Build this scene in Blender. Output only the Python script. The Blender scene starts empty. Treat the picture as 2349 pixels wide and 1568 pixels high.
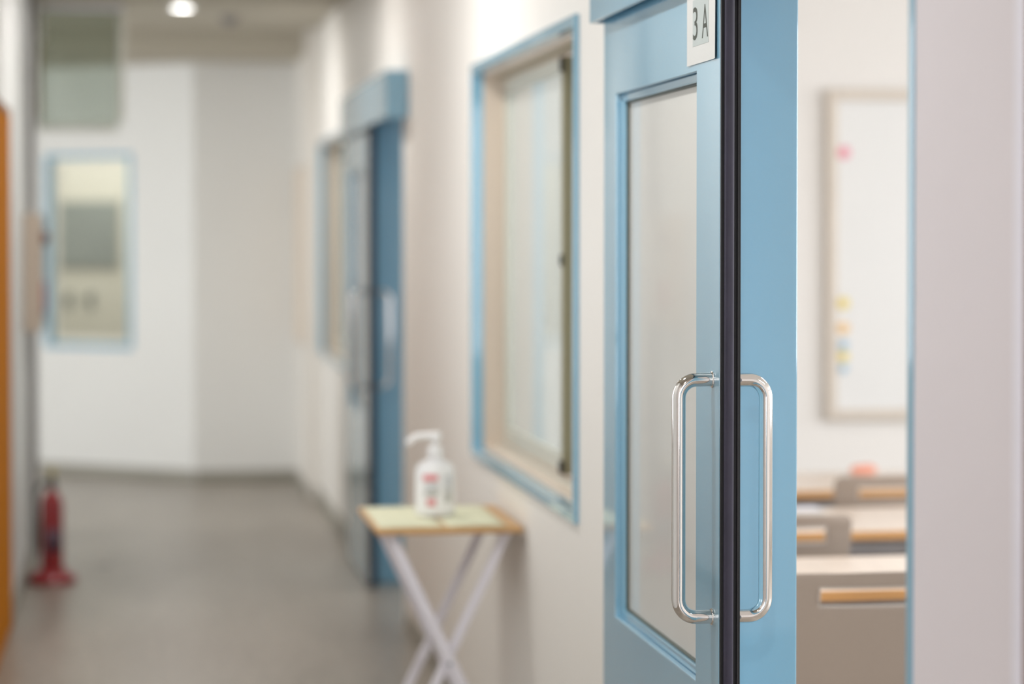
import bpy, bmesh, math, random
from mathutils import Vector, Matrix
random.seed(7)
sc = bpy.context.scene
COL = sc.collection

# ------------------------------------------------------------------ camera, light, exposure
PITCH, YAW = math.radians(1.4), math.radians(8.8573)
cam_d = bpy.data.cameras.new('camera')
cam = bpy.data.objects.new('camera', cam_d); COL.objects.link(cam)
cam.location = (0, 0, 1.56)
cam.rotation_euler = (math.pi/2 - PITCH, 0, -YAW)
cam_d.sensor_width = 36.0
cam_d.lens = 85.0
cam_d.shift_y = -0.04915
cam_d.clip_start = 0.05
cam_d.dof.use_dof = True
cam_d.dof.focus_distance = 4.22
cam_d.dof.aperture_fstop = 1.75
cam_d.dof.aperture_blades = 9
sc.camera = cam

vs = sc.view_settings
vs.view_transform = 'Standard'; vs.look = 'None'; vs.gamma = 1.0
vs.use_curve_mapping = False
vs.exposure = 0.12

world = bpy.data.worlds.new('sky'); sc.world = world
world.use_nodes = True
bg = world.node_tree.nodes['Background']
bg.inputs[0].default_value = (0.86, 0.93, 1.0, 1)
bg.inputs[1].default_value = 1.2

def area(name, loc, rot, sx, sy, power, color=(1, 1, 1), spread=180):
    l = bpy.data.lights.new(name, 'AREA'); l.shape = 'RECTANGLE'
    l.size, l.size_y, l.energy, l.color = sx, sy, power, color
    l.spread = math.radians(spread)
    o = bpy.data.objects.new(name, l); COL.objects.link(o)
    o.location = loc; o.rotation_euler = rot
    return o
R90 = math.pi/2
# daylight through window openings, some of them unseen and added
area('daylight_classroom_windows', (7.93, 4.6, 1.75), (0, R90, 0), 1.7, 8.6, 285, (.97, 0.985, 1.0))
area('added_light_next_classroom', (4.93, 13.0, 1.75), (0, R90, 0), 1.7, 5.0, 80, (.97, 0.985, 1.0))  # added to lighten the distant door jamb; these windows are unseen
area('added_light_behind_camera', (0.28, -2.95, 1.6), (R90, 0, 0), 1.3, 1.9, 36, (1.0, 0.98, 0.98))  # added fill from an unseen window behind the camera
area('added_light_left_wall', (-.59, 6.6, 1.70), (0, -R90, 0), 1.2, 3.3, 15, (.98, 0.99, 1.0))  # unseen left windows, added to light the right wall and door face
area('daylight_side_corridor_window', (-4.5, 13.35, 1.55), (0, -R90, 0), 1.7, .9, 96, (0.95, 0.98, 1.0))

# ------------------------------------------------------------------ helpers
def mesh_obj(name, bm, mat=None, parent=None, smooth=False, bevel=0, seg=2, loc=None):
    me = bpy.data.meshes.new(name)
    bmesh.ops.recalc_face_normals(bm, faces=bm.faces[:])
    if smooth:
        for f in bm.faces: f.smooth = True
    bm.to_mesh(me); bm.free()
    o = bpy.data.objects.new(name, me); COL.objects.link(o)
    if mat: me.materials.append(mat)
    if parent: o.parent = parent
    if loc: o.location = loc
    if bevel:
        m = o.modifiers.new('bevel', 'BEVEL'); m.width = bevel; m.segments = seg
        m.limit_method = 'ANGLE'; m.angle_limit = math.radians(40)
        m.harden_normals = False
    if smooth:
        try:
            for p in me.polygons: p.use_smooth = True
            me.set_sharp_from_angle(angle=math.radians(42))
        except Exception: pass
    return o

def box(bm, x0, x1, y0, y1, z0, z1):
    v = [bm.verts.new(p) for p in [(x0,y0,z0),(x1,y0,z0),(x1,y1,z0),(x0,y1,z0),(x0,y0,z1),(x1,y0,z1),(x1,y1,z1),(x0,y1,z1)]]
    for f in [(0,3,2,1),(4,5,6,7),(0,1,5,4),(1,2,6,5),(2,3,7,6),(3,0,4,7)]:
        bm.faces.new([v[i] for i in f])
    return v

def boxes(name, lst, mat, parent=None, bevel=0, **k):
    bm = bmesh.new()
    for b in lst: box(bm, *b)
    return mesh_obj(name, bm, mat, parent, bevel=bevel, **k)

def tube(bm, pts, r, n=14, cap=True, closed=False):
    pts = [Vector(p) for p in pts]; rings = []
    N = len(pts)
    up = None
    for i, p in enumerate(pts):
        if closed: d = (pts[(i+1) % N] - pts[i-1]).normalized()
        else: d = (pts[min(i+1, N-1)] - pts[max(i-1, 0)]).normalized()
        if up is None:
            a = Vector((0,0,1)) if abs(d.z) < .9 else Vector((1,0,0))
            up = (a - d*a.dot(d)).normalized()
        else:
            up = (up - d*up.dot(d)).normalized()
        s = d.cross(up)
        rr = r[i] if isinstance(r, (list, tuple)) else r
        rings.append([bm.verts.new(p + up*math.cos(2*math.pi*k/n)*rr + s*math.sin(2*math.pi*k/n)*rr) for k in range(n)])
    M = N if closed else N-1
    for i in range(M):
        a, b = rings[i], rings[(i+1) % N]
        for k in range(n): bm.faces.new([a[k], a[(k+1)%n], b[(k+1)%n], b[k]])
    if cap and not closed:
        bm.faces.new(rings[0][::-1]); bm.faces.new(rings[-1])

def lathe(bm, prof, n=32, sx=1.0, sy=1.0, c=(0,0)):
    rings = []
    for r, z in prof:
        if r < 1e-6: rings.append([bm.verts.new((c[0], c[1], z))])
        else: rings.append([bm.verts.new((c[0]+r*sx*math.cos(2*math.pi*k/n), c[1]+r*sy*math.sin(2*math.pi*k/n), z)) for k in range(n)])
    for a, b in zip(rings, rings[1:]):
        for k in range(n):
            if len(a) == 1 and len(b) == 1: continue
            if len(a) == 1: bm.faces.new([a[0], b[k], b[(k+1)%n]])
            elif len(b) == 1: bm.faces.new([a[k], a[(k+1)%n], b[0]])
            else: bm.faces.new([a[k], a[(k+1)%n], b[(k+1)%n], b[k]])
    if len(rings[0]) > 1: bm.faces.new(rings[0][::-1])
    if len(rings[-1]) > 1: bm.faces.new(rings[-1])

def fillet(pts, rad, n=8):
    pts = [Vector(p) for p in pts]; out = [pts[0]]
    for i in range(1, len(pts)-1):
        a, b, c = pts[i-1], pts[i], pts[i+1]
        d1, d2 = (a-b).normalized(), (c-b).normalized()
        ang = d1.angle(d2); t = rad/math.tan(ang/2)
        p, q = b+d1*t, b+d2*t
        cen = b+(d1+d2).normalized()*(rad/math.sin(ang/2))
        v1, v2 = p-cen, q-cen; th = v1.angle(v2)
        for k in range(n+1):
            s = k/n
            out.append(cen + (v1*math.sin((1-s)*th)+v2*math.sin(s*th))/math.sin(th))
    out.append(pts[-1]); return out

def tag(o, label, cat=None, group=None, kind=None):
    o['label'] = label
    if cat: o['category'] = cat
    if group: o['group'] = group
    if kind: o['kind'] = kind
    return o

def thing(name, label, cat, loc=(0,0,0), group=None, kind=None, rotz=0):
    o = bpy.data.objects.new(name, None); COL.objects.link(o)
    o.location = loc; o.rotation_euler = (0,0,rotz); o.empty_display_size = .1
    return tag(o, label, cat, group, kind)

def copy_tree(o, parent=None):
    c = o.copy(); COL.objects.link(c)
    if parent: c.parent = parent
    for ch in list(o.children): copy_tree(ch, c)
    return c

# ------------------------------------------------------------------ materials
def mat(name, col, rough=.5, metal=0, spec=.5, coat=0, coat_rough=.1, noise=None, bump=None, trans=0, sheen=0):
    m = bpy.data.materials.new(name); m.use_nodes = True
    nt = m.node_tree; b = nt.nodes['Principled BSDF']
    b.inputs['Base Color'].default_value = (*col, 1)
    b.inputs['Roughness'].default_value = rough
    b.inputs['Metallic'].default_value = metal
    b.inputs['Specular IOR Level'].default_value = spec
    b.inputs['Coat Weight'].default_value = coat
    b.inputs['Coat Roughness'].default_value = coat_rough
    b.inputs['Transmission Weight'].default_value = trans
    if coat > .9: b.inputs['Coat IOR'].default_value = 1.75
    tc = nt.nodes.new('ShaderNodeTexCoord')
    if noise:      # (scale, amount, (sx,sy,sz))
        s, amt, st = noise
        mp = nt.nodes.new('ShaderNodeMapping'); mp.inputs['Scale'].default_value = st
        nz = nt.nodes.new('ShaderNodeTexNoise'); nz.inputs['Scale'].default_value = s; nz.inputs['Detail'].default_value = 6
        rp = nt.nodes.new('ShaderNodeValToRGB')
        rp.color_ramp.elements[0].position = .3; rp.color_ramp.elements[1].position = .7
        rp.color_ramp.elements[0].color = (*[c*(1-amt) for c in col], 1)
        rp.color_ramp.elements[1].color = (*[min(1, c*(1+amt)) for c in col], 1)
        nt.links.new(tc.outputs['Object'], mp.inputs[0]); nt.links.new(mp.outputs[0], nz.inputs['Vector'])
        nt.links.new(nz.outputs[0], rp.inputs[0]); nt.links.new(rp.outputs[0], b.inputs['Base Color'])
    if bump:
        s, st = bump
        nz = nt.nodes.new('ShaderNodeTexNoise'); nz.inputs['Scale'].default_value = s; nz.inputs['Detail'].default_value = 4
        bp = nt.nodes.new('ShaderNodeBump'); bp.inputs['Strength'].default_value = st; bp.inputs['Distance'].default_value = .002
        nt.links.new(tc.outputs['Object'], nz.inputs['Vector']); nt.links.new(nz.outputs[0], bp.inputs['Height'])
        nt.links.new(bp.outputs[0], b.inputs['Normal'])
    return m

def glass(name, tint=(.96,.98,.97), rough=.0, diffuse=0.0, dcol=(.8,.8,.78), ior=1.5, translucent=0.0):
    m = bpy.data.materials.new(name); m.use_nodes = True
    nt = m.node_tree; nt.nodes.clear()
    out = nt.nodes.new('ShaderNodeOutputMaterial')
    tr = nt.nodes.new('ShaderNodeBsdfTransparent'); tr.inputs[0].default_value = (*tint, 1)
    gl = nt.nodes.new('ShaderNodeBsdfGlossy'); gl.inputs['Roughness'].default_value = rough
    fr = nt.nodes.new('ShaderNodeFresnel')
    ge = nt.nodes.new('ShaderNodeNewGeometry')
    mi = nt.nodes.new('ShaderNodeMix'); mi.data_type = 'FLOAT'
    mi.inputs[2].default_value = ior; mi.inputs[3].default_value = 1/ior
    nt.links.new(ge.outputs['Backfacing'], mi.inputs[0]); nt.links.new(mi.outputs[0], fr.inputs['IOR'])
    mx = nt.nodes.new('ShaderNodeMixShader')
    base = tr.outputs[0]
    if diffuse:
        df = nt.nodes.new('ShaderNodeBsdfDiffuse'); df.inputs[0].default_value = (*dcol, 1)
        m2 = nt.nodes.new('ShaderNodeMixShader'); m2.inputs[0].default_value = diffuse
        tl = nt.nodes.new('ShaderNodeBsdfTranslucent'); tl.inputs[0].default_value = (*dcol, 1)
        m3 = nt.nodes.new('ShaderNodeMixShader'); m3.inputs[0].default_value = translucent
        nt.links.new(df.outputs[0], m3.inputs[1]); nt.links.new(tl.outputs[0], m3.inputs[2])
        nt.links.new(tr.outputs[0], m2.inputs[1]); nt.links.new(m3.outputs[0], m2.inputs[2]); base = m2.outputs[0]
    nt.links.new(fr.outputs[0], mx.inputs[0]); nt.links.new(base, mx.inputs[1]); nt.links.new(gl.outputs[0], mx.inputs[2])
    nt.links.new(mx.outputs[0], out.inputs[0])
    return m

def emit(name, col, strength):
    m = bpy.data.materials.new(name); m.use_nodes = True
    nt = m.node_tree; nt.nodes.clear()
    out = nt.nodes.new('ShaderNodeOutputMaterial'); e = nt.nodes.new('ShaderNodeEmission')
    e.inputs[0].default_value = (*col, 1); e.inputs[1].default_value = strength
    nt.links.new(e.outputs[0], out.inputs[0]); return m

M = dict(
    wall=mat('wall_paint', (.81,.775,.73), .55, spec=.35, noise=(1.3,.02,(1,1,1)), bump=(160,.08)),
    wall_near=mat('wall_vinyl', (.80,.742,.775), .5, spec=.35, noise=(1.3,.02,(1,1,1)), bump=(240,.10)),
    wall_left=mat('wall_left_paint', (.78,.775,.755), .5, spec=.4, noise=(1.1,.02,(1,1,1)), bump=(160,.06)),
    wall_room=mat('classroom_wall_paint', (.84,.815,.795), .6, spec=.3, noise=(1,.015,(1,1,1))),
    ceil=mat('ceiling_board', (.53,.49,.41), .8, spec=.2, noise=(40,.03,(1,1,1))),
    ceil_room=mat('classroom_ceiling_board', (.84,.83,.80), .8, spec=.2, noise=(40,.03,(1,1,1))),
    base=mat('baseboard_vinyl', (.30,.285,.24), .5, noise=(3,.05,(1,1,1))),
    blue=mat('blue_enamel', (.20,.435,.595), .32, spec=.5, coat=1.0, coat_rough=.03, noise=(2.0,.025,(1,1,1)), bump=(420,.02)),
    rubber=mat('black_rubber', (.014,.013,.015), .55, spec=.35, noise=(30,.2,(1,1,.1))),
    rubber2=mat('charcoal_bumper_rubber', (.036,.031,.054), .5, spec=.4, noise=(60,.15,(1,1,.2))),
    gap_shade=mat('grey_green_gap_shade', (.10,.115,.10), .6, noise=(40,.1,(1,1,1))),  # colour of the shaded gap at the door glass edge
    steel=mat('polished_steel', (.76,.73,.71), .07, metal=1, noise=(8,.02,(1,1,.1))),
    steel_dark=mat('screw_steel', (.25,.25,.26), .3, metal=1, noise=(50,.1,(1,1,1))),
    paper=mat('white_paper', (.58,.58,.565), .7, spec=.2, noise=(3,.015,(1,1,1))),
    print_grey=mat('grey_print', (.43,.47,.46), .7, spec=.2, noise=(6,.02,(1,1,1))),
    ink=mat('dark_ink', (.055,.062,.05), .6, spec=.2, noise=(40,.1,(1,1,1))),
    tan=mat('tan_window_frame', (.66,.555,.46), .4, spec=.4, noise=(2,.03,(1,1,1))),
    olive=mat('bronze_sash', (.27,.245,.155), .4, metal=.3, noise=(8,.05,(1,1,.2))),
    sash=mat('pale_sash', (.60,.60,.53), .35, metal=.2, noise=(8,.03,(1,1,.2))),
    black=mat('black_plastic', (.012,.012,.012), .4, noise=(30,.1,(1,1,1))),
    orange=mat('orange_wood_door', (.46,.155,.002), .75, spec=.05, noise=(5,.12,(6,6,.6))),
    orange_dark=mat('brown_door_edge', (.22,.08,.008), .45, noise=(5,.15,(6,6,.6))),
    red=mat('red_enamel', (.27,.007,.012), .3, coat=.5, noise=(6,.05,(1,1,1))),
    red_lamp=mat('dark_red_lamp', (.12,.008,.006), .15, coat=.6, noise=(20,.05,(1,1,1))),
    redlabel=mat('faded_red_print', (.48,.10,.08), .5, noise=(20,.05,(1,1,1))),
    label_dark=mat('dark_label', (.09,.05,.075), .5, noise=(60,.2,(1,1,1))),
    beige=mat('beige_steel_box', (.55,.45,.36), .4, noise=(4,.03,(1,1,1))),
    dark_grey=mat('dark_grey_plain', (.22,.20,.20), .5, noise=(8,.06,(1,1,.3))),
    yellow=mat('yellow_plastic', (.55,.42,.06), .4, noise=(20,.05,(1,1,1))),
    yellow_paper=mat('pale_yellow_paper', (.68,.67,.49), .6, spec=.2, noise=(5,.03,(1,1,1))),
    table_wood=mat('table_edge_wood', (.56,.33,.14), .45, noise=(6,.15,(1,12,1))),
    white=mat('white_plastic', (.92,.91,.92), .35, spec=.5, noise=(10,.01,(1,1,1))),
    leg_white=mat('lilac_white_paint', (.84,.81,.88), .4, noise=(8,.02,(1,1,1))),
    pink=mat('pink_print', (.80,.27,.30), .5, noise=(20,.05,(1,1,1))),
    greyprint=mat('grey_print_lines', (.62,.62,.63), .5, noise=(80,.2,(.2,.2,6))),
    chair=mat('taupe_chair_shell', (.32,.265,.225), .45, spec=.4, noise=(300,.04,(1,1,1)), bump=(900,.08)),
    chair_rim=mat('pale_slot_rim', (.46,.41,.375), .4, noise=(20,.03,(1,1,1))),
    desk=mat('desk_laminate', (.74,.63,.55), .32, spec=.5, noise=(4,.05,(8,1,1))),
    desk_edge=mat('desk_edge_band', (.58,.31,.12), .45, noise=(6,.12,(1,1,10))),
    desk_grey=mat('desk_grey_steel', (.32,.31,.32), .4, metal=.2, noise=(10,.04,(1,1,1))),
    board=mat('whiteboard_enamel', (.80,.80,.80), .22, spec=.5, noise=(2,.01,(1,1,1))),
    board_frame=mat('board_frame', (.66,.59,.52), .45, metal=.1, noise=(6,.03,(1,1,1))),
    cork=mat('brown_cork', (.20,.095,.06), .9, noise=(120,.25,(1,1,1))),
    frame_lilac=mat('pale_board_frame', (.86,.84,.93), .4, metal=0, noise=(8,.02,(1,1,1))),
    cream=mat('cream_wall', (.86,.83,.74), .6, noise=(2,.02,(1,1,1))),
    peach=mat('peach_board', (.80,.69,.58), .7, noise=(3,.02,(1,1,1))),
    screen=mat('grey_screen', (.34,.37,.355), .35, noise=(1.5,.08,(1,1,1))),
    darkgreen=mat('dark_green_plastic', (.05,.085,.075), .5, noise=(20,.1,(1,1,1))),
    mag_pink=mat('pink_magnet', (.85,.33,.42), .4, noise=(20,.03,(1,1,1))),
    mag_yellow=mat('yellow_magnet', (.85,.68,.18), .4, noise=(20,.03,(1,1,1))),
    mag_orange=mat('orange_magnet', (.90,.60,.28), .4, noise=(20,.03,(1,1,1))),
    mag_blue=mat('blue_magnet', (.35,.55,.72), .4, noise=(20,.03,(1,1,1))),
    orange_soft=mat('orange_fabric', (.78,.33,.23), .8, noise=(60,.1,(1,1,1))),
    lamp_lens=emit('lamp_lens', (1,.99,.95), 14.0),
    pane=glass('window_glass', (.95,.97,.96)),
    frosted=glass('frosted_window_glass', (.93,.96,.95), rough=.04, diffuse=.72, dcol=(.76,.78,.76), translucent=.5),
    door_glass=glass('door_glass', (.93,.94,.92), rough=.03, diffuse=.8, dcol=(.84,.825,.79)),  # pale diffuse share paints in the wall behind and its reflected brightness
    smoke_glass=glass('green_tinted_glass', (.80,.84,.80), diffuse=.10, dcol=(.35,.38,.33)),
)

def floor_material():
    m = bpy.data.materials.new('vinyl_floor'); m.use_nodes = True
    nt = m.node_tree; b = nt.nodes['Principled BSDF']
    b.inputs['Roughness'].default_value = .42; b.inputs['Specular IOR Level'].default_value = .45
    b.inputs['Coat Weight'].default_value = .5; b.inputs['Coat Roughness'].default_value = .30
    tc = nt.nodes.new('ShaderNodeTexCoord')
    def nz(scale, st, det):
        mp = nt.nodes.new('ShaderNodeMapping'); mp.inputs['Scale'].default_value = st
        n = nt.nodes.new('ShaderNodeTexNoise'); n.inputs['Scale'].default_value = scale; n.inputs['Detail'].default_value = det
        nt.links.new(tc.outputs['Object'], mp.inputs[0]); nt.links.new(mp.outputs[0], n.inputs['Vector']); return n
    a = nz(2.2, (1,.35,1), 5); c = nz(28, (1,.25,1), 3)
    ad = nt.nodes.new('ShaderNodeMix'); ad.data_type = 'FLOAT'; ad.inputs[0].default_value = .45
    nt.links.new(a.outputs[0], ad.inputs[2]); nt.links.new(c.outputs[0], ad.inputs[3])
    rp = nt.nodes.new('ShaderNodeValToRGB')
    rp.color_ramp.elements[0].position = .36; rp.color_ramp.elements[1].position = .66
    rp.color_ramp.elements[0].color = (.205,.172,.135,1); rp.color_ramp.elements[1].color = (.345,.305,.255,1)
    nt.links.new(ad.outputs[0], rp.inputs[0]); nt.links.new(rp.outputs[0], b.inputs['Base Color'])
    bp = nt.nodes.new('ShaderNodeBump'); bp.inputs['Strength'].default_value = .05; bp.inputs['Distance'].default_value = .002
    nt.links.new(c.outputs[0], bp.inputs['Height']); nt.links.new(bp.outputs[0], b.inputs['Normal'])
    return m
M['floor'] = floor_material()

S = 'structure'
D = 6.42              # the corridor repeats with this pitch (door, then window)
XW0, XW1 = 1.06, 1.19  # corridor partition

# ------------------------------------------------------------------ setting
tag(boxes('floor', [(-5.2, 8.3, -3.2, 18.6, -.1, 0)], M['floor']), 'grey beige vinyl floor of the corridor and classroom', 'floor', kind=S)
tag(boxes('ceiling', [(-5.2, XW1, -3.2, 14.42, 2.75, 2.87), (-5.2, XW1+.3, 14.42, 18.6, 2.62, 2.87)], M['ceil']),
    'beige corridor ceiling with a lowered soffit before the end wall', 'ceiling', kind=S)
tag(boxes('ceiling', [(XW1, 8.3, -3.2, 18.6, 2.87, 2.99)], M['ceil_room']), 'white classroom ceiling beyond the sliding door', 'ceiling', kind=S)

def right_wall(y0, y1, doors, wins):
    """boxes of the partition from y0 to y1 with openings"""
    lst = []; y = y0
    ops = sorted([(a, b, 0, 2.06) for a, b in doors] + [(a, b, .855, 2.085) for a, b in wins])
    for a, b, z0, z1 in ops:
        lst.append((XW0, XW1, y, a, 0, 2.87))
        if z0 > 0: lst.append((XW0, XW1, a, b, 0, z0))
        lst.append((XW0, XW1, a, b, z1, 2.87))
        y = b
    lst.append((XW0, XW1, y, y1, 0, 2.87))
    return lst
DO = (3.205, 4.31); WO = (5.752, 7.577)
tag(boxes('wall_right', right_wall(3.205, 15.22, [DO, (DO[0]+D, DO[1]+D)], [WO, (WO[0]+D, WO[1]+D)])
          + [(1.0, XW0, 14.20, 15.22, 0, 2.75)], M['wall']),
    'cream corridor wall carrying the blue window and sliding doors', 'wall', kind=S)
tag(boxes('wall_right', [(XW0, XW1, -3.2, 3.205, 0, 2.87)], M['wall_near']), 'pinkish pale wall at the right edge beside the open doorway', 'wall', kind=S)
tag(boxes('wall_left', [(-.62, -.5, -3.2, 12.86, 0, 1.08), (-.62, -.5, -3.2, 12.86, 2.32, 2.75), (-.62, -.5, -3.2, 4.9, 1.08, 2.32), (-.62, -.5, 8.3, 12.86, 1.08, 2.32)], M['wall_left']), 'narrow strip of white wall at the far left of the corridor', 'wall', kind=S)
# end wall: angled half on the left, square half on the right
EA, EB = Vector((-.509, 15.913, 0)), Vector((.359, 15.276, 0))
ED = (EB-EA).normalized(); EN = Vector((-ED.y, ED.x, 0))     # EN points away from the corridor
ROT = math.atan2(ED.y, ED.x)
def end_frame(name, label, cat, kind=None):
    o = thing(name, label, cat, EA, kind=kind, rotz=ROT); return o
ew = boxes('wall_end', [(-3.6, -.06, 0, .07, 0, 2.75), (.585, 1.077, 0, .07, 0, 2.75), (-.06, .585, 0, .07, 0, .85), (-.06, .585, 0, .07, 2.03, 2.75)], M['wall_left'])
ew.location = EA; ew.rotation_euler = (0, 0, ROT)
tag(ew, 'white angled end wall holding the pale blue window', 'wall', kind=S)
tag(boxes('wall_end', [(.359, 1.2, 15.22, 15.34, 0, 2.75)], M['wall_left']), 'greyer end wall panel in the corner beside the far window', 'wall', kind=S)
# side corridor and little lit room behind the end window
tag(boxes('wall_side', [(-4.6, -.62, 12.74, 12.86, 0, 2.75)], M['wall_left']), 'side corridor wall hidden round the left corner', 'wall', kind=S)
rw = boxes('wall_inner', [(-2.2, 1.3, 1.30, 1.42, 0, 2.75), (-2.32, -2.2, .12, 1.42, 0, 2.75), (1.18, 1.3, .12, 1.30, 0, 2.75)], M['cream'])
rw.location = EA; rw.rotation_euler = (0, 0, ROT)
tag(rw, 'cream inner wall seen through the end window', 'wall', kind=S)
tag(boxes('wall_side', [(-4.7, -4.55, 12.74, 18.6, 0, .65), (-4.7, -4.55, 12.74, 18.6, 2.45, 2.75), (-4.7, -4.55, 12.74, 12.88, .65, 2.45), (-4.7, -4.55, 13.82, 18.6, .65, 2.45)], M['wall_left']),
    'end of the side corridor with its window, round the left corner', 'wall', kind=S)
# classroom shell
tag(boxes('wall_front', [(XW1, 8.2, 9.6, 9.72, 0, 2.87)], M['wall_room']), 'bright white classroom wall behind the whiteboard', 'wall', kind=S)
tag(boxes('wall_back', [(XW1, 8.2, -.72, -.6, 0, 2.87)], M['wall_room']), 'classroom back wall out of view behind the camera', 'wall', kind=S)
tag(boxes('wall_outer', [(8.0, 8.2, -.6, 9.6, 0, .85), (8.0, 8.2, -.6, 9.6, 2.65, 2.87), (8.0, 8.2, -.6, .2, .85, 2.65), (8.0, 8.2, 9.0, 9.6, .85, 2.65),
                         (8.0, 8.2, 3.0, 3.2, .85, 2.65), (8.0, 8.2, 6.0, 6.2, .85, 2.65)], M['wall_room']), 'outer classroom wall with tall window openings', 'wall', kind=S)
tag(boxes('wall_behind', [(-.62, XW0, -3.2, -3.05, 0, .6), (-.62, XW0, -3.2, -3.05, 2.6, 2.75), (-.62, -.4, -3.2, -3.05, .6, 2.6), (.96, XW0, -3.2, -3.05, .6, 2.6)], M['wall_left']),
    'corridor wall behind the camera with an added, unseen window', 'wall', kind=S)
tag(boxes('wall_far_room', [(XW1, 8.2, 16.2, 16.32, 0, 2.87), (5.0, 5.12, 9.72, 16.2, 0, .85), (5.0, 5.12, 9.72, 16.2, 2.65, 2.87), (5.0, 5.12, 9.72, 10.4, .85, 2.65), (5.0, 5.12, 15.6, 16.2, .85, 2.65)], M['wall_room']), 'plain walls of the next classroom', 'wall', kind=S)
# baseboards
tag(boxes('baseboard_right', [(1.048, XW0, 5.14, 9.43, 0, .07), (1.048, XW0, 11.6, 14.2, 0, .07), (.988, 1.0, 14.2, 15.22, 0, .07)], M['base'], bevel=.003),
    'dark grey baseboard along the right corridor wall', 'baseboard', kind=S)
tag(boxes('baseboard_right', [(1.048, XW0, -3.0, 3.2, 0, .07)], M['base'], bevel=.003), 'baseboard under the pinkish wall near the doorway', 'baseboard', kind=S)
tag(boxes('baseboard_left', [(-.5, -.488, 9.86, 12.86, 0, .07)], M['base'], bevel=.003), 'dark baseboard behind the fire extinguisher', 'baseboard', kind=S)
bb = boxes('baseboard_end', [(-3.6, 1.077, -.012, 0, 0, .07)], M['base'], bevel=.003); bb.location = EA; bb.rotation_euler = (0,0,ROT)
tag(bb, 'olive grey baseboard along the angled end wall', 'baseboard', kind=S)
tag(boxes('baseboard_end', [(.365, 1.0, 15.208, 15.22, 0, .07)], M['base'], bevel=.003), 'baseboard of the end wall corner panel', 'baseboard', kind=S)

# ------------------------------------------------------------------ sliding doors
def rect_ring(bm, x0, x1, yo0, yo1, zo0, zo1, yi0, yi1, zi0, zi1):
    """solid frame (rectangular ring) with thickness x0..x1"""
    vs_ = {}
    for xi, x in enumerate((x0, x1)):
        for k, (y, z) in enumerate([(yo0,zo0),(yo1,zo0),(yo1,zo1),(yo0,zo1)]): vs_[(xi,'o',k)] = bm.verts.new((x,y,z))
        for k, (y, z) in enumerate([(yi0,zi0),(yi1,zi0),(yi1,zi1),(yi0,zi1)]): vs_[(xi,'i',k)] = bm.verts.new((x,y,z))
    for k in range(4):
        n = (k+1) % 4
        bm.faces.new([vs_[(0,'o',k)], vs_[(0,'o',n)], vs_[(0,'i',n)], vs_[(0,'i',k)]])
        bm.faces.new([vs_[(1,'o',k)], vs_[(1,'i',k)], vs_[(1,'i',n)], vs_[(1,'o',n)]])
        bm.faces.new([vs_[(0,'o',k)], vs_[(1,'o',k)], vs_[(1,'o',n)], vs_[(0,'o',n)]])
        bm.faces.new([vs_[(0,'i',k)], vs_[(0,'i',n)], vs_[(1,'i',n)], vs_[(1,'i',k)]])

def ring_obj(name, mat_, parent, bevel, *a):
    bm = bmesh.new(); rect_ring(bm, *a); return mesh_obj(name, bm, mat_, parent, bevel=bevel)

def d_handle(name, parent, side, y, z0, z1, xface, reach, r=.0121):
    """tubular D pull; side -1 towards the corridor, +1 towards the room"""
    xo = xface + side*(reach - r)
    pts = fillet([(xface, y, z1-r), (xo, y, z1-r), (xo, y, z0+r), (xface, y, z0+r)], .032, 10)
    bm = bmesh.new(); tube(bm, pts, r, 24); h = mesh_obj(name, bm, M['steel'], parent, smooth=True)
    for z in (z0+r, z1-r):
        bm = bmesh.new(); tube(bm, [(xface, y, z), (xface+side*.0015, y, z), (xface+side*.003, y, z)], [.0150, .0150, .0136], 24)
        c = mesh_obj('collar', bm, M['steel'], h, smooth=True)
        if side > 0:
            bm = bmesh.new(); tube(bm, [(xface+.009, y-r+.0008, z), (xface+.009, y-r-.0006, z)], .0036, 16)
            mesh_obj('set_screw', bm, M['steel_dark'], h, smooth=True)
            bm = bmesh.new(); tube(bm, [(xface+.009, y-r-.0003, z), (xface+.009, y-r-.0009, z)], .0014, 6)
            mesh_obj('screw_socket', bm, M['black'], h)
    return h

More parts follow.
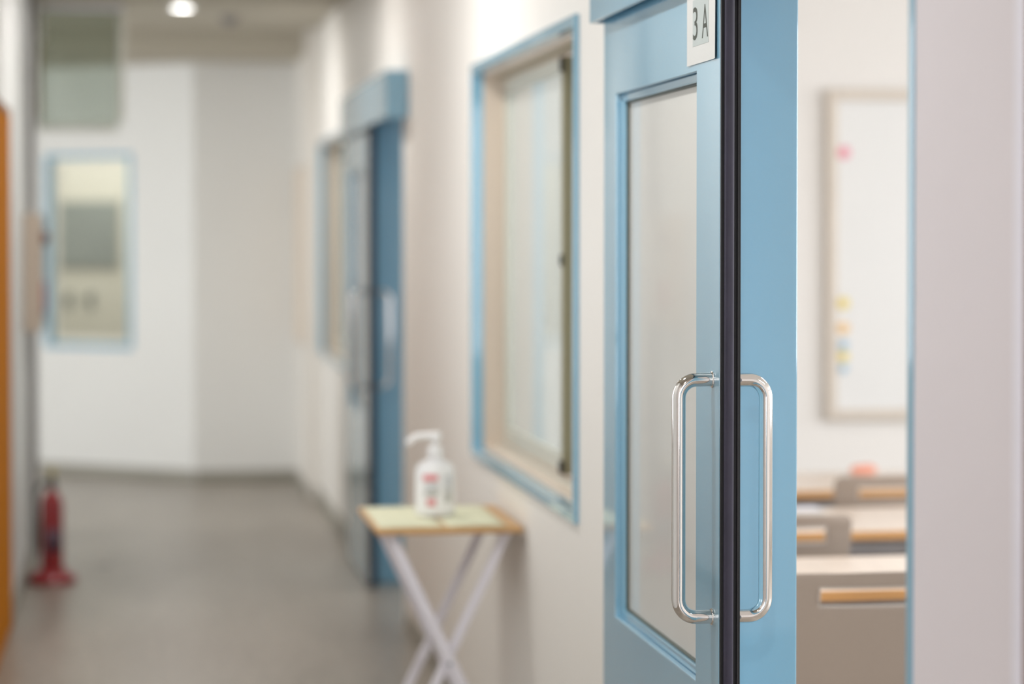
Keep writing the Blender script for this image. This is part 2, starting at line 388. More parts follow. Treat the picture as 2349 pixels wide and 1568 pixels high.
def sliding_door(n, label):
    r = thing('door_%d' % n, label, 'door', (1.02, 4.083, 0), kind=S)
    def P(o): o.location = (-1.02, -4.083, 0); return o
    P(ring_obj('door_leaf', M['blue'], r, .0022, 1.0, 1.037, 4.083, 5.129, .012, 2.06, 4.258, 5.0, .749, 1.850))
    P(ring_obj('glazing_bead', M['blue'], r, .002, 1.013, 1.033, 4.2585, 4.9995, .7495, 1.8495, 4.274, 4.984, .765, 1.834))
    P(ring_obj('gap_shade_ring', M['gap_shade'], r, .0005, 1.0205, 1.0325, 4.2742, 4.9838, .7652, 1.8338, 4.2775, 4.9805, .7685, 1.8305))  # dark ring put in for the shaded gap around the glass
    P(boxes('glass_pane', [(1.0265, 1.031, 4.2777, 4.9803, .7687, 1.8303)], M['door_glass'], r))
    P(boxes('edge_gasket', [(1.0010, 1.0362, 4.0755, 4.0832, .012, 2.055)], M['rubber'], r, bevel=.001))
    bm = bmesh.new()      # rounded bumper running up the rubber edge
    prof = [(1.0062, 4.0756), (1.0062, 4.0705), (1.0085, 4.0672), (1.0130, 4.0655), (1.0190, 4.0655), (1.0222, 4.0680), (1.0222, 4.0756)]
    a = [bm.verts.new((x, y, .014)) for x, y in prof]; b = [bm.verts.new((x, y, 2.05)) for x, y in prof]
    for i in range(len(prof)-1): bm.faces.new([a[i], a[i+1], b[i+1], b[i]])
    bm.faces.new(a); bm.faces.new(b[::-1]); bm.faces.new([a[-1], a[0], b[0], b[-1]])
    P(mesh_obj('bumper_strip', bm, M['rubber2'], r, smooth=True))
    P(boxes('gasket_lip', [(1.0290, 1.0318, 4.0715, 4.0756, .014, 2.05)], M['rubber'], r, bevel=.0008))
    P(d_handle('outer_handle', r, -1, 4.131, .873, 1.3145, 1.0, .073))
    P(d_handle('inner_handle', r, 1, 4.131, .873, 1.3135, 1.037, .071))
    bm = bmesh.new()
    for y in (4.3, 4.92):
        tube(bm, [(1.0185, y, 2.06), (1.0185, y, 2.13)], .006, 10); 
    P(mesh_obj('hanger_bolt', bm, M['steel_dark'], r))
    return r
door1 = sliding_door(1, 'nearest open blue sliding door with steel handles and black rubber edge')
door2 = copy_tree(door1); door2.name = 'door_2'; door2.location.y += D
tag(door2, 'distant blurred blue sliding door at the end of the corridor', 'door', kind=S)

def door_trim(n, label):
    r = thing('trim_%d' % n, label, 'door frame', (1.06, 4.29, 0), kind=S)
    def P(o): o.location = (-1.06, -4.29, 0); return o
    P(boxes('far_jamb', [(1.046, 1.192, 4.270, 4.312, 0, 2.03)], M['blue'], r, bevel=.0025))
    P(boxes('near_jamb', [(1.0575, 1.192, 3.203, 3.230, 0, 2.03)], M['blue'], r, bevel=.0025))
    P(boxes('head_jamb', [(1.046, 1.192, 3.203, 4.312, 2.03, 2.062)], M['blue'], r, bevel=.0025))
    # hollow track cover over the sliding leaf
    P(boxes('track_cover', [(.970, .980, 3.01, 5.14, 2.010, 2.195)], M['blue'], r, bevel=.002))
    P(boxes('cover_top', [(.9802, 1.0595, 3.01, 5.14, 2.185, 2.195)], M['blue'], r, bevel=.002))
    P(boxes('cover_end', [(.9802, 1.0595, 5.130, 5.14, 2.010, 2.1848)], M['blue'], r, bevel=.001))
    P(boxes('cover_end', [(.9802, 1.0595, 3.01, 3.02, 2.010, 2.1848)], M['blue'], r, bevel=.001))
    P(boxes('track_rail', [(1.008, 1.029, 3.03, 5.12, 2.13, 2.150)], M['steel_dark'], r))
    P(boxes('floor_guide', [(1.012, 1.025, 4.32, 4.40, 0, .011)], M['steel_dark'], r))
    return r
trim1 = door_trim(1, 'blue frame and track cover of the nearest doorway')
trim2 = copy_tree(trim1); trim2.name = 'trim_2'; trim2.location.y += D
tag(trim2, 'blurred blue frame and track cover of the distant doorway', 'door frame', kind=S)

# paper room sign taped to the door
sg = thing('room_sign', 'white paper sign reading 3A taped to the blue door', 'sign', (.9985, 4.212, 1.935))
bm = bmesh.new()
NY, NZ = 14, 10; W_, H_ = .219, .144
g = []
for i in range(NZ+1):
    row = []
    for j in range(NY+1):
        u, v = j/NY, i/NZ
        lift = .0016*(max(0, (u-.75)/.25)**2)*0 + .0022*(max(0, (.22-u)/.22)**2)*(1-.3*v) + .0012*(max(0, (u-.8)/.2)**2)
        row.append(bm.verts.new((-.0004-lift, -W_/2+W_*u, -H_/2+H_*v)))
    g.append(row)
for i in range(NZ):
    for j in range(NY): bm.faces.new([g[i][j], g[i][j+1], g[i+1][j+1], g[i+1][j]])
pp = mesh_obj('paper', bm, M['paper'], sg)
m_ = pp.modifiers.new('thickness', 'SOLIDIFY'); m_.thickness = .0004; m_.offset = 0
pp.location = (0, 0, -.0005)
boxes('grey_panel', [(-.0010, -.0007, -.055, .067, -.040, .0435)], M['print_grey'], sg)
def letter(ch, yc, zb, h, w):
    cu = bpy.data.curves.new('letter', 'FONT'); cu.body = ch; cu.size = 1.0; cu.resolution_u = 6
    t = bpy.data.objects.new('tmp', cu); COL.objects.link(t)
    dg = bpy.context.evaluated_depsgraph_get()
    me = bpy.data.meshes.new_from_object(t.evaluated_get(dg)); bpy.data.objects.remove(t)
    xs = [v.co.x for v in me.vertices]; ys = [v.co.y for v in me.vertices]
    x0, x1, y0, y1 = min(xs), max(xs), min(ys), max(ys)
    for v in me.vertices:
        a = (v.co.x-x0)/(x1-x0); b = (v.co.y-y0)/(y1-y0)
        v.co = Vector((-.0012, yc + w/2 - a*w, zb + b*h))
    me.materials.append(M['ink'])
    o = bpy.data.objects.new('letter', me); COL.objects.link(o); o.parent = sg
    m = o.modifiers.new('ink_thickness', 'SOLIDIFY'); m.thickness = .0001
    return o
letter('3', .0465, -.029, .059, .037)
letter('A', -.0285, -.030, .059, .046)

# ------------------------------------------------------------------ corridor windows
def corridor_window(n, label):
    y0, y1, z0, z1 = WO[0], WO[1], .855, 2.085
    r = thing('window_%d' % n, label, 'window', (1.06, (y0+y1)/2, z0), kind=S)
    def P(o): o.location = (-1.06, -(y0+y1)/2, -z0); return o
    P(ring_obj('blue_frame', M['blue'], r, .002, 1.048, 1.086, y0-.002, y1+.002, z0-.002, z1+.002, y0+.026, y1-.024, z0+.026, z1-.026))
    P(ring_obj('tan_frame', M['tan'], r, .002, 1.0865, 1.192, y0, y1, z0, z1, y0+.034, y1-.034, z0+.034, z1-.034))
    P(boxes('sill_track', [(1.128, 1.134, y0+.036, y1-.036, z0+.034, z0+.045)], M['sash'], r))
    P(boxes('head_track', [(1.128, 1.134, y0+.036, y1-.036, z1-.045, z1-.034)], M['olive'], r))
    ya, yb = 6.46, y1-.036
    s = P(boxes('far_sash', [(1.150, 1.176, ya+.03, yb, z0+.046, z0+.095), (1.150, 1.176, ya+.03, yb, z1-.085, z1-.046), (1.150, 1.176, yb-.045, yb, z0+.0952, z1-.0852)], M['sash'], r, bevel=.002))
    boxes('meeting_stile', [(1.147, 1.179, ya, ya+.03, z0+.046, z1-.046)], M['olive'], s, bevel=.002)
    boxes('pane', [(1.164, 1.169, ya+.028, yb-.043, z0+.093, z1-.083)], M['frosted'], s)
    boxes('latch', [(1.138, 1.147, ya-.004, ya+.012, 1.47, 1.50)], M['black'], s, bevel=.002)
    boxes('latch', [(1.136, 1.150, ya-.006, ya+.012, z0+.05, z0+.085)], M['black'], s, bevel=.002)
    boxes('latch', [(1.138, 1.150, ya-.004, ya+.012, z1-.09, z1-.05)], M['black'], s, bevel=.002)
    yc, yd = y0+.036, 6.56
    s = P(ring_obj('near_sash', M['sash'], r, .002, 1.1795, 1.191, yc, yd, z0+.046, z1-.046, yc+.04, yd-.04, z0+.09, z1-.09))
    boxes('pane', [(1.183, 1.187, yc+.038, yd-.038, z0+.088, z1-.088)], M['frosted'], s)
    return r
win1 = corridor_window(1, 'large blue framed corridor window above the folding table')
win2 = copy_tree(win1); win2.name = 'window_2'; win2.location.y += D
tag(win2, 'narrow slice of blue framed window beyond the distant door', 'window', kind=S)

# end window on the angled wall
ewn = end_frame('window_3', 'pale blue framed window in the white end wall', 'window', kind=S)
def ring_xz(name, mat_, parent, bevel, ya, yb, xo0, xo1, zo0, zo1, w):
    lst = [(xo0, xo1, ya, yb, zo0, zo0+w), (xo0, xo1, ya, yb, zo1-w, zo1), (xo0, xo0+w, ya, yb, zo0+w, zo1-w), (xo1-w, xo1, ya, yb, zo0+w, zo1-w)]
    return boxes(name, lst, mat_, parent, bevel=bevel)
ring_xz('blue_frame', M['blue'], ewn, .003, -.008, .05, -.085, .612, .815, 2.065, .034)
ring_xz('cream_frame', M['cream'], ewn, .003, .052, .075, -.038, .565, .862, 2.018, .02)
boxes('pane', [(-.02, .547, .060, .065, .880, 2.0)], M['pane'], ewn)

w4 = thing('window_4', 'added white framed window on the left wall, out of view', 'window', (-.5, 6.6, 1.08), kind=S)  # unseen window, added around the left wall fill light
ring_obj('window_frame', M['white'], w4, .003, -.07, .006, -1.71, 1.71, -.01, 1.25, -1.66, 1.66, .04, 1.20)
for yy in (-.55, .55): boxes('mullion', [(-.06, -.02, yy-.018, yy+.018, .04, 1.20)], M['white'], w4, bevel=.002)

# things in the little room
mon = end_frame('wall_screen', 'square grey screen seen through the end window', 'screen')
boxes('screen_frame', [(-.985, -.445, 1.285, 1.298, 1.30, 1.79)], M['sash'], mon, bevel=.004)
boxes('screen_panel', [(-.97, -.46, 1.275, 1.2848, 1.315, 1.775)], M['screen'], mon, bevel=.003)
for i, (sx, lab) in enumerate([(-.895, 'left of two small dark green hooks below the grey screen'), (-.705, 'right of two small dark green hooks below the grey screen')]):
    h = end_frame('wall_hook', lab, 'hook'); h['group'] = 'hooks below the screen'
    boxes('hook_plate', [(sx-.018, sx+.018, 1.286, 1.299, 1.02, 1.13)], M['darkgreen'], h, bevel=.004)
    bm = bmesh.new(); tube(bm, fillet([(sx, 1.287, 1.10), (sx, 1.24, 1.06), (sx, 1.235, 1.10)], .012, 5), .008, 10)
    mesh_obj('hook_arm', bm, M['darkgreen'], h, smooth=True)
    if i == 1:
        for ch in h.children: ch.scale = (1, 1, 1)
lroom = area('room_lamp', (0, 0, 0), (0, 0, 0), 2.2, .9, 19, (1, .98, .94))
lroom.location = EA + ED*(-.4) + EN*.56 + Vector((0, 0, 2.61)); lroom.rotation_euler = (0, 0, ROT)

# peach notice board in the far corner of the right wall
nb = thing('poster', 'pale peach board on the wall in the far corner', 'board', (1.0, 14.75, .9))
boxes('board_panel', [(-.012, -.0005, -.38, .40, 0, 1.05)], M['peach'], nb, bevel=.002)
boxes('edging', [(-.014, -.0005, -.395, -.381, -.012, 1.062), (-.014, -.0005, .401, .415, -.012, 1.062), (-.014, -.0005, -.381, .401, -.012, -.0005), (-.014, -.0005, -.381, .401, 1.0505, 1.062)], M['board_frame'], nb)

# cork board at the right edge of the frame
cb = thing('notice_board', 'brown cork board with pale metal frame at the right edge', 'board', (1.06, 1.968, .9))
boxes('cork_panel', [(-.008, -.0005, -.795, .795, .022, 1.10)], M['cork'], cb)
for a in [(-.012, -.0005, .796, .826, 0, 1.13), (-.012, -.0005, -.826, -.796, 0, 1.13), (-.012, -.0005, -.7955, .7955, 0, .0215), (-.012, -.0005, -.7955, .7955, 1.1005, 1.13)]:
    boxes('frame_rail', [a], M['frame_lilac'], cb, bevel=.004)

# ------------------------------------------------------------------ left wall: orange door, alarm box, dark end edge, extinguisher
d3 = thing('door_3', 'orange wooden door at the left edge of the picture', 'door', (-.5, 9.3, 0), kind=S)
boxes('door_leaf', [(.0005, .012, -.92, .40, .01, 2.02)], M['orange'], d3, bevel=.003)
boxes('edge_strip', [(.0005, .016, .4005, .46, .0, 2.045)], M['orange_dark'], d3, bevel=.003)
boxes('edge_strip', [(.0005, .016, -.98, -.9205, .0, 2.045)], M['orange_dark'], d3, bevel=.003)
boxes('head_strip', [(.0005, .016, -.92, .40, 2.0205, 2.045)], M['orange_dark'], d3, bevel=.003)
boxes('pull_plate', [(.0122, .0155, -.88, -.82, .92, 1.10)], M['steel'], d3, bevel=.001)

ab = thing('alarm_box', 'beige wall mounted alarm box with red lamp on the left wall', 'alarm box', (-.5, 11.1, 1.11))
boxes('cabinet', [(.0005, .078, 0, .42, 0, .535)], M['beige'], ab, bevel=.006)
boxes('cabinet_door', [(.0782, .084, .015, .405, .015, .52)], M['beige'], ab, bevel=.002)
bm = bmesh.new(); lathe(bm, [(.034, 0), (.034, .006), (.030, .016), (.020, .026), (0, .030)], 24)
l = mesh_obj('lamp_dome', bm, M['red_lamp'], ab, smooth=True); l.rotation_euler = (0, R90, 0); l.location = (.0842, .07, .425)
bm = bmesh.new(); lathe(bm, [(.050, 0), (.050, .008), (.042, .012), (.030, .012), (.028, .006), (0, .006)], 24)
l = mesh_obj('push_button', bm, M['redlabel'], ab, smooth=True); l.rotation_euler = (0, R90, 0); l.location = (.0842, .08, .15); l.scale = (1.6, 1, 1)

cd = thing('wall_end_upright', 'dark grey upright added for the dark end edge of the left wall', 'dark_upright', (-.4835, 11.75, 0))  # added upright standing in for the dark end of the left wall
bm = bmesh.new(); tube(bm, [(0, 0, .0), (0, 0, 2.74)], .0145, 16); mesh_obj('dark_upright', bm, M['dark_grey'], cd, smooth=True)
for z in (.3, 1.75, 2.3):
    boxes('upright_band', [(-.0160, .0165, -.012, .012, z, z+.02)], M['dark_grey'], cd, bevel=.002)

fe = thing('fire_extinguisher', 'red fire extinguisher standing on a red floor base', 'extinguisher', (-.372, 10.95, 0))
bm = bmesh.new(); lathe(bm, [(.0, .001), (.108, .001), (.112, .012), (.106, .028), (.078, .045), (.062, .060), (.058, .058), (.050, .03), (0, .03)], 40)
mesh_obj('stand', bm, M['red'], fe, smooth=True)
bm = bmesh.new(); lathe(bm, [(0, .034), (.040, .034), (.049, .042), (.051, .055), (.051, .345), (.049, .362), (.040, .385), (.026, .402), (.018, .41), (.018, .425), (0, .425)], 40)
bd = mesh_obj('cylinder', bm, M['red'], fe, smooth=True)
bm = bmesh.new()
for k in range(9):
    a0, a1 = math.radians(-118+k*9), math.radians(-118+(k+1)*9)
    q = [bm.verts.new((.0516*math.cos(a), .0516*math.sin(a), z)) for a, z in [(a0,.14),(a1,.14),(a1,.24),(a0,.24)]]
    bm.faces.new(q)
bmesh.ops.remove_doubles(bm, verts=bm.verts[:], dist=1e-5)
lb = mesh_obj('rating_label', bm, M['label_dark'], bd, smooth=True); lb.modifiers.new('t', 'SOLIDIFY').thickness = .0005
bm = bmesh.new(); lathe(bm, [(0, .422), (.021, .422), (.021, .446), (.014, .45), (.014, .462), (0, .462)], 20)
mesh_obj('valve', bm, M['black'], fe, smooth=True)
bm = bmesh.new(); box(bm, -.011, .011, -.015, .085, .462, .470); box(bm, -.010, .010, -.02, .095, .484, .491); box(bm, -.009, .009, -.021, -.013, .465, .489)
mesh_obj('lever', bm, M['black'], fe, bevel=.002)
bm = bmesh.new(); pts = [(.013*math.cos(a)+.003, -.018, .50+.013*math.sin(a)) for a in [2*math.pi*k/16 for k in range(16)]]
tube(bm, pts, .0035, 8, closed=True); box(bm, -.004, .010, -.022, -.010, .474, .492)
mesh_obj('safety_pin', bm, M['yellow'], fe, smooth=False)
bm = bmesh.new(); tube(bm, fillet([(-.012, .0, .444), (-.052, .01, .442), (-.068, .012, .39), (-.066, .012, .13)], .02, 6), [.008]*23 if False else .008, 12)
mesh_obj('hose', bm, M['black'], fe, smooth=True)

fp = tag(mesh_obj('floor_plate', (lambda b: (lathe(b, [(0, .0), (.034, .0), (.036, .002), (.030, .004), (0, .005)], 24), b)[1])(bmesh.new()), M['dark_grey'], smooth=True, loc=(-.147, 11.45, .0)),
         'small dark round plate on the floor beside the extinguisher', 'floor plate')

# ------------------------------------------------------------------ ceiling fittings
def downlight(y, label):
    r = thing('downlight', label, 'light', (.25, y, 2.75), group='corridor downlights')
    bm = bmesh.new(); tube(bm, [(.062*math.cos(2*math.pi*k/32), .062*math.sin(2*math.pi*k/32), -.002) for k in range(32)], .006, 8, closed=True)
    mesh_obj('trim_ring', bm, M['white'], r, smooth=True)
    bm = bmesh.new(); lathe(bm, [(0, -.006), (.050, -.005), (.056, -.002), (.056, .0), (0, .0)], 32)
    mesh_obj('lens', bm, M['lamp_lens'], r, smooth=True)
    l = bpy.data.lights.new('downlight_bulb', 'AREA'); l.shape = 'DISK'; l.size = .11; l.energy = LAMP_W; l.color = (1, .985, .96)
    o = bpy.data.objects.new('downlight_bulb', l); COL.objects.link(o); o.parent = r; o.location = (0, 0, -.012)
    return r
LAMP_W = 16
for y, lab in [(12.94, 'bright round downlight in the far corridor ceiling'), (10.04, 'corridor downlight in front of the distant door'),
               (7.14, 'corridor downlight above the folding table'), (4.24, 'corridor downlight beside the nearest door'),
               (1.34, 'corridor downlight above the camera'), (-1.56, 'corridor downlight behind the camera')]:
    downlight(y, lab)
sd = thing('smoke_detector', 'small grey smoke detector on the ceiling beside the downlight', 'detector', (.52, 13.45, 2.75))
bm = bmesh.new(); lathe(bm, [(0, 0), (.055, 0), (.055, -.012), (.045, -.022), (0, -.022)], 28); mesh_obj('base_ring', bm, M['dark_grey'], sd, smooth=True)
bm = bmesh.new(); lathe(bm, [(0, -.022), (.034, -.022), (.032, -.042), (.018, -.048), (0, -.048)], 28); mesh_obj('sensor_head', bm, M['dark_grey'], sd, smooth=True)

# hanging glass smoke screen
hs = thing('smoke_screen', 'greenish glass smoke screen hanging from the ceiling at left', 'glass screen', (-.28, 12.86, 2.11))
boxes('glass_sheet', [(-.215, .195, .0, .008, .0, .6395)], M['smoke_glass'], hs)
boxes('edge_rail', [(.195, .228, -.012, .02, .03, .6395)], M['sash'], hs, bevel=.003)
boxes('edge_rail', [(-.2195, -.195, -.012, .02, .03, .6395)], M['olive'], hs, bevel=.003)
boxes('bottom_rail', [(-.2195, .195, -.004, .012, -.02, .012)], M['sash'], hs, bevel=.003)
boxes('top_rail', [(-.2195, .228, -.016, .024, .61, .6395)], M['frame_lilac'], hs, bevel=.003)
boxes('support_bar', [(-.206, -.186, -.03, -.013, .44, .6395)], M['sash'], hs, bevel=.003)

# ------------------------------------------------------------------ folding table with sheets and sanitizer
TT = .755
tb = thing('folding_table', 'small folding table with wooden top and crossed white legs', 'table', (.85, 6.79, 0))
boxes('table_top', [(-.205, .198, -.265, .275, TT-.018, TT)], M['table_wood'], tb, bevel=.004)
def slat(bm, a, b, w, t):
    a, b = Vector(a), Vector(b); d = (b-a).normalized(); yv = Vector((0,1,0)); s = d.cross(yv).normalized()
    v = []
    for p in (a, b):
        for ds, dy in ((-w/2,-t/2),(w/2,-t/2),(w/2,t/2),(-w/2,t/2)): v.append(bm.verts.new(p+s*ds+yv*dy))
    for f in [(0,1,2,3),(7,6,5,4),(0,4,5,1),(1,5,6,2),(2,6,7,3),(3,7,4,0)]: bm.faces.new([v[i] for i in f])
for ya, yb_ in ((-.215, -.193), (.20, .178)):
    bm = bmesh.new(); slat(bm, (-.165, ya, TT-.019), (.185, ya, .0), .030, .018); mesh_obj('leg', bm, M['leg_white'], tb, bevel=.003)
    bm = bmesh.new(); slat(bm, (.165, yb_, TT-.019), (-.185, yb_, .0), .026, .018); mesh_obj('leg', bm, M['leg_white'], tb, bevel=.003)
for x, z, y0_, y1_ in ((-.160, TT-.034, -.206, .191), (.160, TT-.034, -.184, .169), (.165, .045, -.206, .191), (-.165, .045, -.184, .169)):
    boxes('cross_bar', [(x-.011, x+.011, y0_, y1_, z-.011, z+.011)], M['leg_white'], tb, bevel=.003)
bm = bmesh.new(); tube(bm, [(.0008, -.226, .375), (.0008, .211, .375)], .006, 12); mesh_obj('pivot_rod', bm, M['steel'], tb, smooth=True)
for i, (x0, x1, lab) in enumerate([(.655, .832, 'pale yellow sheet on the left half of the folding table'), (.842, 1.005, 'pale yellow sheet on the right half of the folding table')]):
    bm = bmesh.new(); gy = []
    for a in range(9):
        row = []
        for b in range(9):
            u, v = a/8, b/8
            row.append(bm.verts.new((x0+(x1-x0)*u, 6.542+.50*v, TT+.0012+.0022*math.sin(math.pi*u)*(.6+.4*math.sin(3*v+i)))))
        gy.append(row)
    for a in range(8):
        for b in range(8): bm.faces.new([gy[a][b], gy[a+1][b], gy[a+1][b+1], gy[a][b+1]])
    o = mesh_obj('paper_sheet', bm, M['yellow_paper'], smooth=True); o.modifiers.new('t', 'SOLIDIFY').thickness = .0008
    tag(o, lab, 'paper', 'yellow sheets on the folding table')
SZ = TT + .0045
sb = thing('sanitizer_bottle', 'white pump sanitizer bottle standing on the folding table', 'bottle', (.837, 6.79, SZ))
bm = bmesh.new(); lathe(bm, [(0, 0), (.050, 0), (.056, .006), (.057, .014), (.0565, .118), (.054, .134), (.044, .147), (.028, .155), (.020, .158), (.020, .166), (0, .166)], 40, 1, .66)
body = mesh_obj('bottle_body', bm, M['white'], sb, smooth=True)
def label_patch(name, mt, a0, a1, z0, z1, off=.0005):
    bm = bmesh.new(); n = 10; vv = []
    for k in range(n+1):
        a = math.radians(a0+(a1-a0)*k/n); x, y = (.057+off)*math.cos(a), ((.057)*.66+off)*math.sin(a)
        vv.append((bm.verts.new((x, y, z0)), bm.verts.new((x, y, z1))))
    for k in range(n): bm.faces.new([vv[k][0], vv[k+1][0], vv[k+1][1], vv[k][1]])
    o = mesh_obj(name, bm, mt, body, smooth=True); o.modifiers.new('t', 'SOLIDIFY').thickness = .0004; return o
label_patch('pink_title', M['pink'], -130, -86, .100, .118)
label_patch('grey_text', M['greyprint'], -124, -84, .058, .094)
label_patch('red_mark', M['pink'], -118, -92, .030, .050)
label_patch('grey_text', M['greyprint'], -66, -40, .04, .115)
bm = bmesh.new(); lathe(bm, [(0, .166), (.022, .166), (.022, .190), (.015, .196), (.010, .198), (0, .198)], 28); mesh_obj('pump_collar', bm, M['white'], sb, smooth=True)
bm = bmesh.new(); lathe(bm, [(0, .198), (.008, .198), (.008, .214), (0, .214)], 20); mesh_obj('pump_stem', bm, M['white'], sb, smooth=True)
bm = bmesh.new(); lathe(bm, [(0, .213), (.016, .213), (.018, .220), (.017, .231), (.012, .235), (0, .235)], 28)
tube(bm, fillet([(0, 0, .226), (-.056, 0, .224), (-.080, 0, .203)], .025, 6), [.0095]*2+[.0085]*6+[.0075], 14)
mesh_obj('pump_head', bm, M['white'], sb, smooth=True)

# ------------------------------------------------------------------ classroom: desks and chairs
def make_desk(y, label):
    r = thing('desk', label, 'desk', (2.04, y, 0), group='classroom desks in three rows')
    w, dp, z = .70, .60, .70
    boxes('desk_top', [(-w, w, .008, dp-.008, z-.024, z)], M['desk'], r, bevel=.002)
    boxes('edge_band', [(-w-.003, w+.003, .0, .0078, z-.026, z-.0005)], M['desk_edge'], r, bevel=.003)
    boxes('edge_band', [(-w-.003, w+.003, dp-.0078, dp, z-.026, z-.0005)], M['desk_edge'], r, bevel=.003)
    boxes('book_shelf', [(-w+.06, w-.06, .10, dp-.08, z-.155, z-.145), (-w+.06, w-.06, dp-.09, dp-.08, z-.145, z-.05)], M['desk_grey'], r, bevel=.002)
    boxes('apron', [(-w+.04, w-.04, .05, .07, z-.075, z-.0245)], M['desk_grey'], r, bevel=.002)
    for sx in (-1, 1):
        for yy in (.06, dp-.06):
            bm = bmesh.new(); tube(bm, [(sx*(w-.05), yy, 0), (sx*(w-.05), yy, z-.0245)], .016, 14); mesh_obj('leg', bm, M['desk_grey'], r, smooth=True)
        bm = bmesh.new(); tube(bm, [(sx*(w-.05), .076, .12), (sx*(w-.05), dp-.076, .12)], .012, 12); mesh_obj('stretcher', bm, M['desk_grey'], r, smooth=True)
    return r
make_desk(5.60, 'pale wooden desk directly behind the nearest chair')
make_desk(6.71, 'pale wooden desk in the middle row')
make_desk(7.79, 'pale wooden desk in the farthest row before the whiteboard')

def make_chair():
    r = thing('chair', '', 'chair')
    Wd, z0, z1 = .24, .43, .797
    sl_u, sl_z0, sl_z1 = .6875, .719, .762
    zs = [z0, .46, .52, .58, .64, .69, .709, sl_z0, .733, .748, sl_z1, .772, .781, .788, .793, .796, z1]
    us = [-1, -.985, -.95, -.88, -.80, -.74, -sl_u, -.64, -.5, -.33, -.16, 0]; us = us + [-u for u in us[:-1]][::-1]
    bm = bmesh.new(); grid = []
    cr = .018
    for z in zs:
        t = (z-z0)/(z1-z0)
        w = Wd*(.90+.10*min(1, t*1.25))
        dz = z-(z1-cr)
        if dz > 0: w -= cr-math.sqrt(max(0, cr*cr-dz*dz))
        row = []
        for u in us:
            # shell bows away from the sitter's back (towards -y) in the middle and leans back a little
            yb = -.055*t - .030*(1-u*u)*(.5+.5*t)
            zc = z - (.006*u*u if z > .77 else 0)
            row.append(bm.verts.new((u*w, yb, zc)))
        grid.append(row)
    for i in range(len(zs)-1):
        for j in range(len(us)-1):
            if zs[i] >= sl_z0-1e-6 and zs[i+1] <= sl_z1+1e-6 and us[j] >= -sl_u-1e-6 and us[j+1] <= sl_u+1e-6: continue
            bm.faces.new([grid[i][j], grid[i][j+1], grid[i+1][j+1], grid[i+1][j]])
    rim = [i for i, z in enumerate(zs) if sl_z0-1e-6 <= z <= sl_z1+1e-6]; cols = [j for j, u in enumerate(us) if -sl_u-1e-6 <= u <= sl_u+1e-6]
    path = [grid[rim[0]][j].co.copy() for j in cols] + [grid[i][cols[-1]].co.copy() for i in rim[1:]] + [grid[rim[-1]][j].co.copy() for j in cols[::-1][1:]] + [grid[i][cols[0]].co.copy() for i in rim[::-1][1:-1]]
    b = mesh_obj('backrest', bm, M['chair'], r, smooth=True)
    s = b.modifiers.new('shell', 'SOLIDIFY'); s.thickness = .007; s.offset = 0
    bm = bmesh.new(); tube(bm, [p+Vector((0,-.003,0)) for p in path], .0028, 8, closed=True)
    mesh_obj('slot_rim', bm, M['chair_rim'], b, smooth=True)
    # seat shell
    bm = bmesh.new(); grid = []
    n = 10
    for i in range(n+1):
        v = i/n; row = []
        for j in range(n+1):
            u = -1+2*j/n
            w = .205*(1-.10*v)*(1 - .06*(max(0, v-.8)/.2)**2)
            z = .432 - .018*math.sin(math.pi*min(1, v*1.1)) + .012*u*u*(1-v) - .02*max(0, (v-.8)/.2)**2
            row.append(bm.verts.new((u*w, -.005+.40*v, z)))
        grid.append(row)
    for i in range(n):
        for j in range(n): bm.faces.new([grid[i][j], grid[i][j+1], grid[i+1][j+1], grid[i+1][j]])
    s_ = mesh_obj('seat', bm, M['chair'], r, smooth=True); m = s_.modifiers.new('shell', 'SOLIDIFY'); m.thickness = .009; m.offset = -1
    for sx in (-1, 1):
        bm = bmesh.new(); tube(bm, fillet([(sx*.19, -.06, .0), (sx*.165, .06, .395), (sx*.165, .18, .395)], .03, 5), .010, 12); mesh_obj('rear_leg', bm, M['steel'], r, smooth=True)
        bm = bmesh.new(); tube(bm, fillet([(sx*.185, .36, .0), (sx*.165, .30, .393), (sx*.165, .19, .393)], .03, 5), .010, 12); mesh_obj('front_leg', bm, M['steel'], r, smooth=True)
        bm = bmesh.new(); tube(bm, fillet([(sx*.165, .08, .400), (sx*.168, -.02, .405), (sx*.172, -.036, .52)], .03, 6), .009, 12); mesh_obj('back_bracket', bm, M['chair'], r, smooth=True)
    bm = bmesh.new(); tube(bm, [(-.155, .12, .395), (.155, .12, .395)], .009, 12); mesh_obj('cross_tube', bm, M['steel'], r, smooth=True)
    return r
ch = make_chair()
for i, (x, y, lab) in enumerate([(1.682, 5.31, 'nearest taupe chair with a long hand slot, filling the doorway bottom'),
                                 (1.685, 6.40, 'taupe chair in the middle row at the left of the doorway view'),
                                 (2.405, 7.38, 'farthest taupe chair, right of the doorway view under the whiteboard')]):
    c = ch if i == 0 else copy_tree(ch)
    c.location = (x, y, 0); tag(c, lab, 'chair', 'taupe classroom chairs')

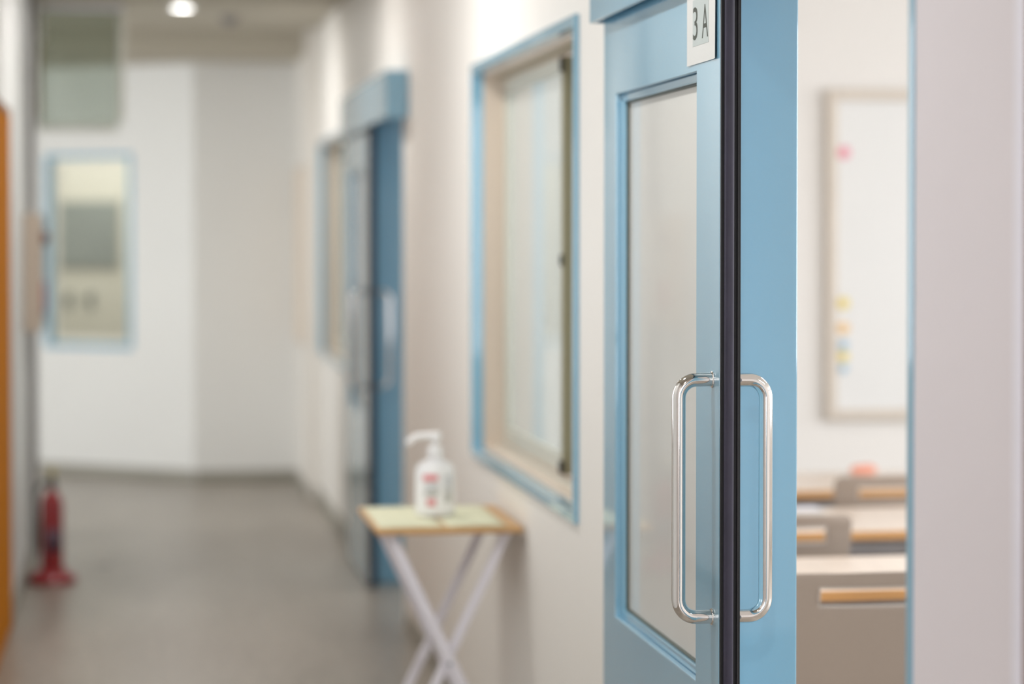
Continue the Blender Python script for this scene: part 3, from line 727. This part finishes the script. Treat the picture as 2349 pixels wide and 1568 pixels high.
# small things on desks
pc = thing('pencil_case', 'soft orange pencil case on the farthest desk', 'pencil case', (2.56, 8.30, .70))
bm = bmesh.new(); lathe(bm, [(0, -.05), (.010, -.049), (.014, -.042), (.015, -.02), (.015, .02), (.014, .042), (.010, .049), (0, .05)], 20, 1, .85)
o = mesh_obj('pouch', bm, M['orange_soft'], pc, smooth=True); o.rotation_euler = (0, R90, 0); o.location = (0, 0, .0155); o.rotation_euler = (0, R90, .25)
bm = bmesh.new(); tube(bm, [(-.036, -.009, .0305), (.036, .009, .0305)], .002, 8); mesh_obj('zip', bm, M['redlabel'], pc, smooth=True)
ps = thing('paper_pad', 'small white paper pad on the middle desk edge', 'paper', (2.02, 7.20, .70))
boxes('pages', [(-.06, .06, -.05, .05, .0005, .010)], M['paper'], ps, bevel=.001)
boxes('cover', [(-.061, .061, -.051, .051, .0102, .0112)], M['frame_lilac'], ps)

# unseen classroom fixtures, added to brighten the chairs and door jamb
for y, lab in [(2.0, 'added unseen classroom light nearest the doorway'), (5.6, 'added unseen classroom light above the desks')]:
    f = thing('added_fill_light', lab, 'light', (3.4, y, 2.87), group='added classroom fill lights')
    boxes('housing', [(-.62, .62, -.15, .15, -.05, -.0005)], M['white'], f, bevel=.006)
    boxes('diffuser', [(-.60, .60, -.13, .13, -.058, -.0502)], M['lamp_lens'], f, bevel=.002)
    l = area('added_fill_lamp', (0, 0, -.062), (0, 0, 0), 1.18, .25, 35, (.98, .99, 1.0)); l.parent = f

# whiteboard with magnets
wb = thing('whiteboard', 'large whiteboard with beige frame on the classroom front wall', 'whiteboard', (4.0, 9.6, .79))
boxes('writing_surface', [(-1.16, 1.2, -.018, -.0005, .045, 1.31)], M['board'], wb)
for a in [(-1.205, -1.1605, -.034, -.0005, 0, 1.355), (1.2005, 1.245, -.034, -.0005, 0, 1.355), (-1.16, 1.2, -.034, -.0005, 0, .0445), (-1.16, 1.2, -.034, -.0005, 1.3105, 1.355)]:
    boxes('frame_rail', [a], M['board_frame'], wb, bevel=.004)
boxes('pen_tray', [(-.3, 1.0, -.09, -.0345, .0, .014)], M['board_frame'], wb, bevel=.003)
for (mt, z, rr, lab) in [('mag_pink', 1.887, .026, 'pink magnet high on the whiteboard edge'), ('mag_yellow', 1.27, .024, 'upper yellow magnet on the whiteboard edge'),
                    ('mag_orange', 1.168, .024, 'pale orange magnet below the upper yellow one'), ('mag_blue', 1.098, .020, 'blue magnet touching the yellow one beneath it'),
                    ('mag_yellow', 1.052, .022, 'lower yellow magnet between two blue ones'), ('mag_blue', 1.003, .018, 'lowest pale blue magnet on the whiteboard edge')]:
    bm = bmesh.new(); lathe(bm, [(0, 0), (rr, 0), (rr, .005), (rr*.85, .009), (rr*.5, .0075), (0, .007)], 24)
    o = mesh_obj('magnet', bm, M[mt], smooth=True); o.rotation_euler = (R90, 0, 0); o.location = (2.868, 9.5815, z)
    tag(o, lab, 'magnet', 'magnets on the whiteboard')
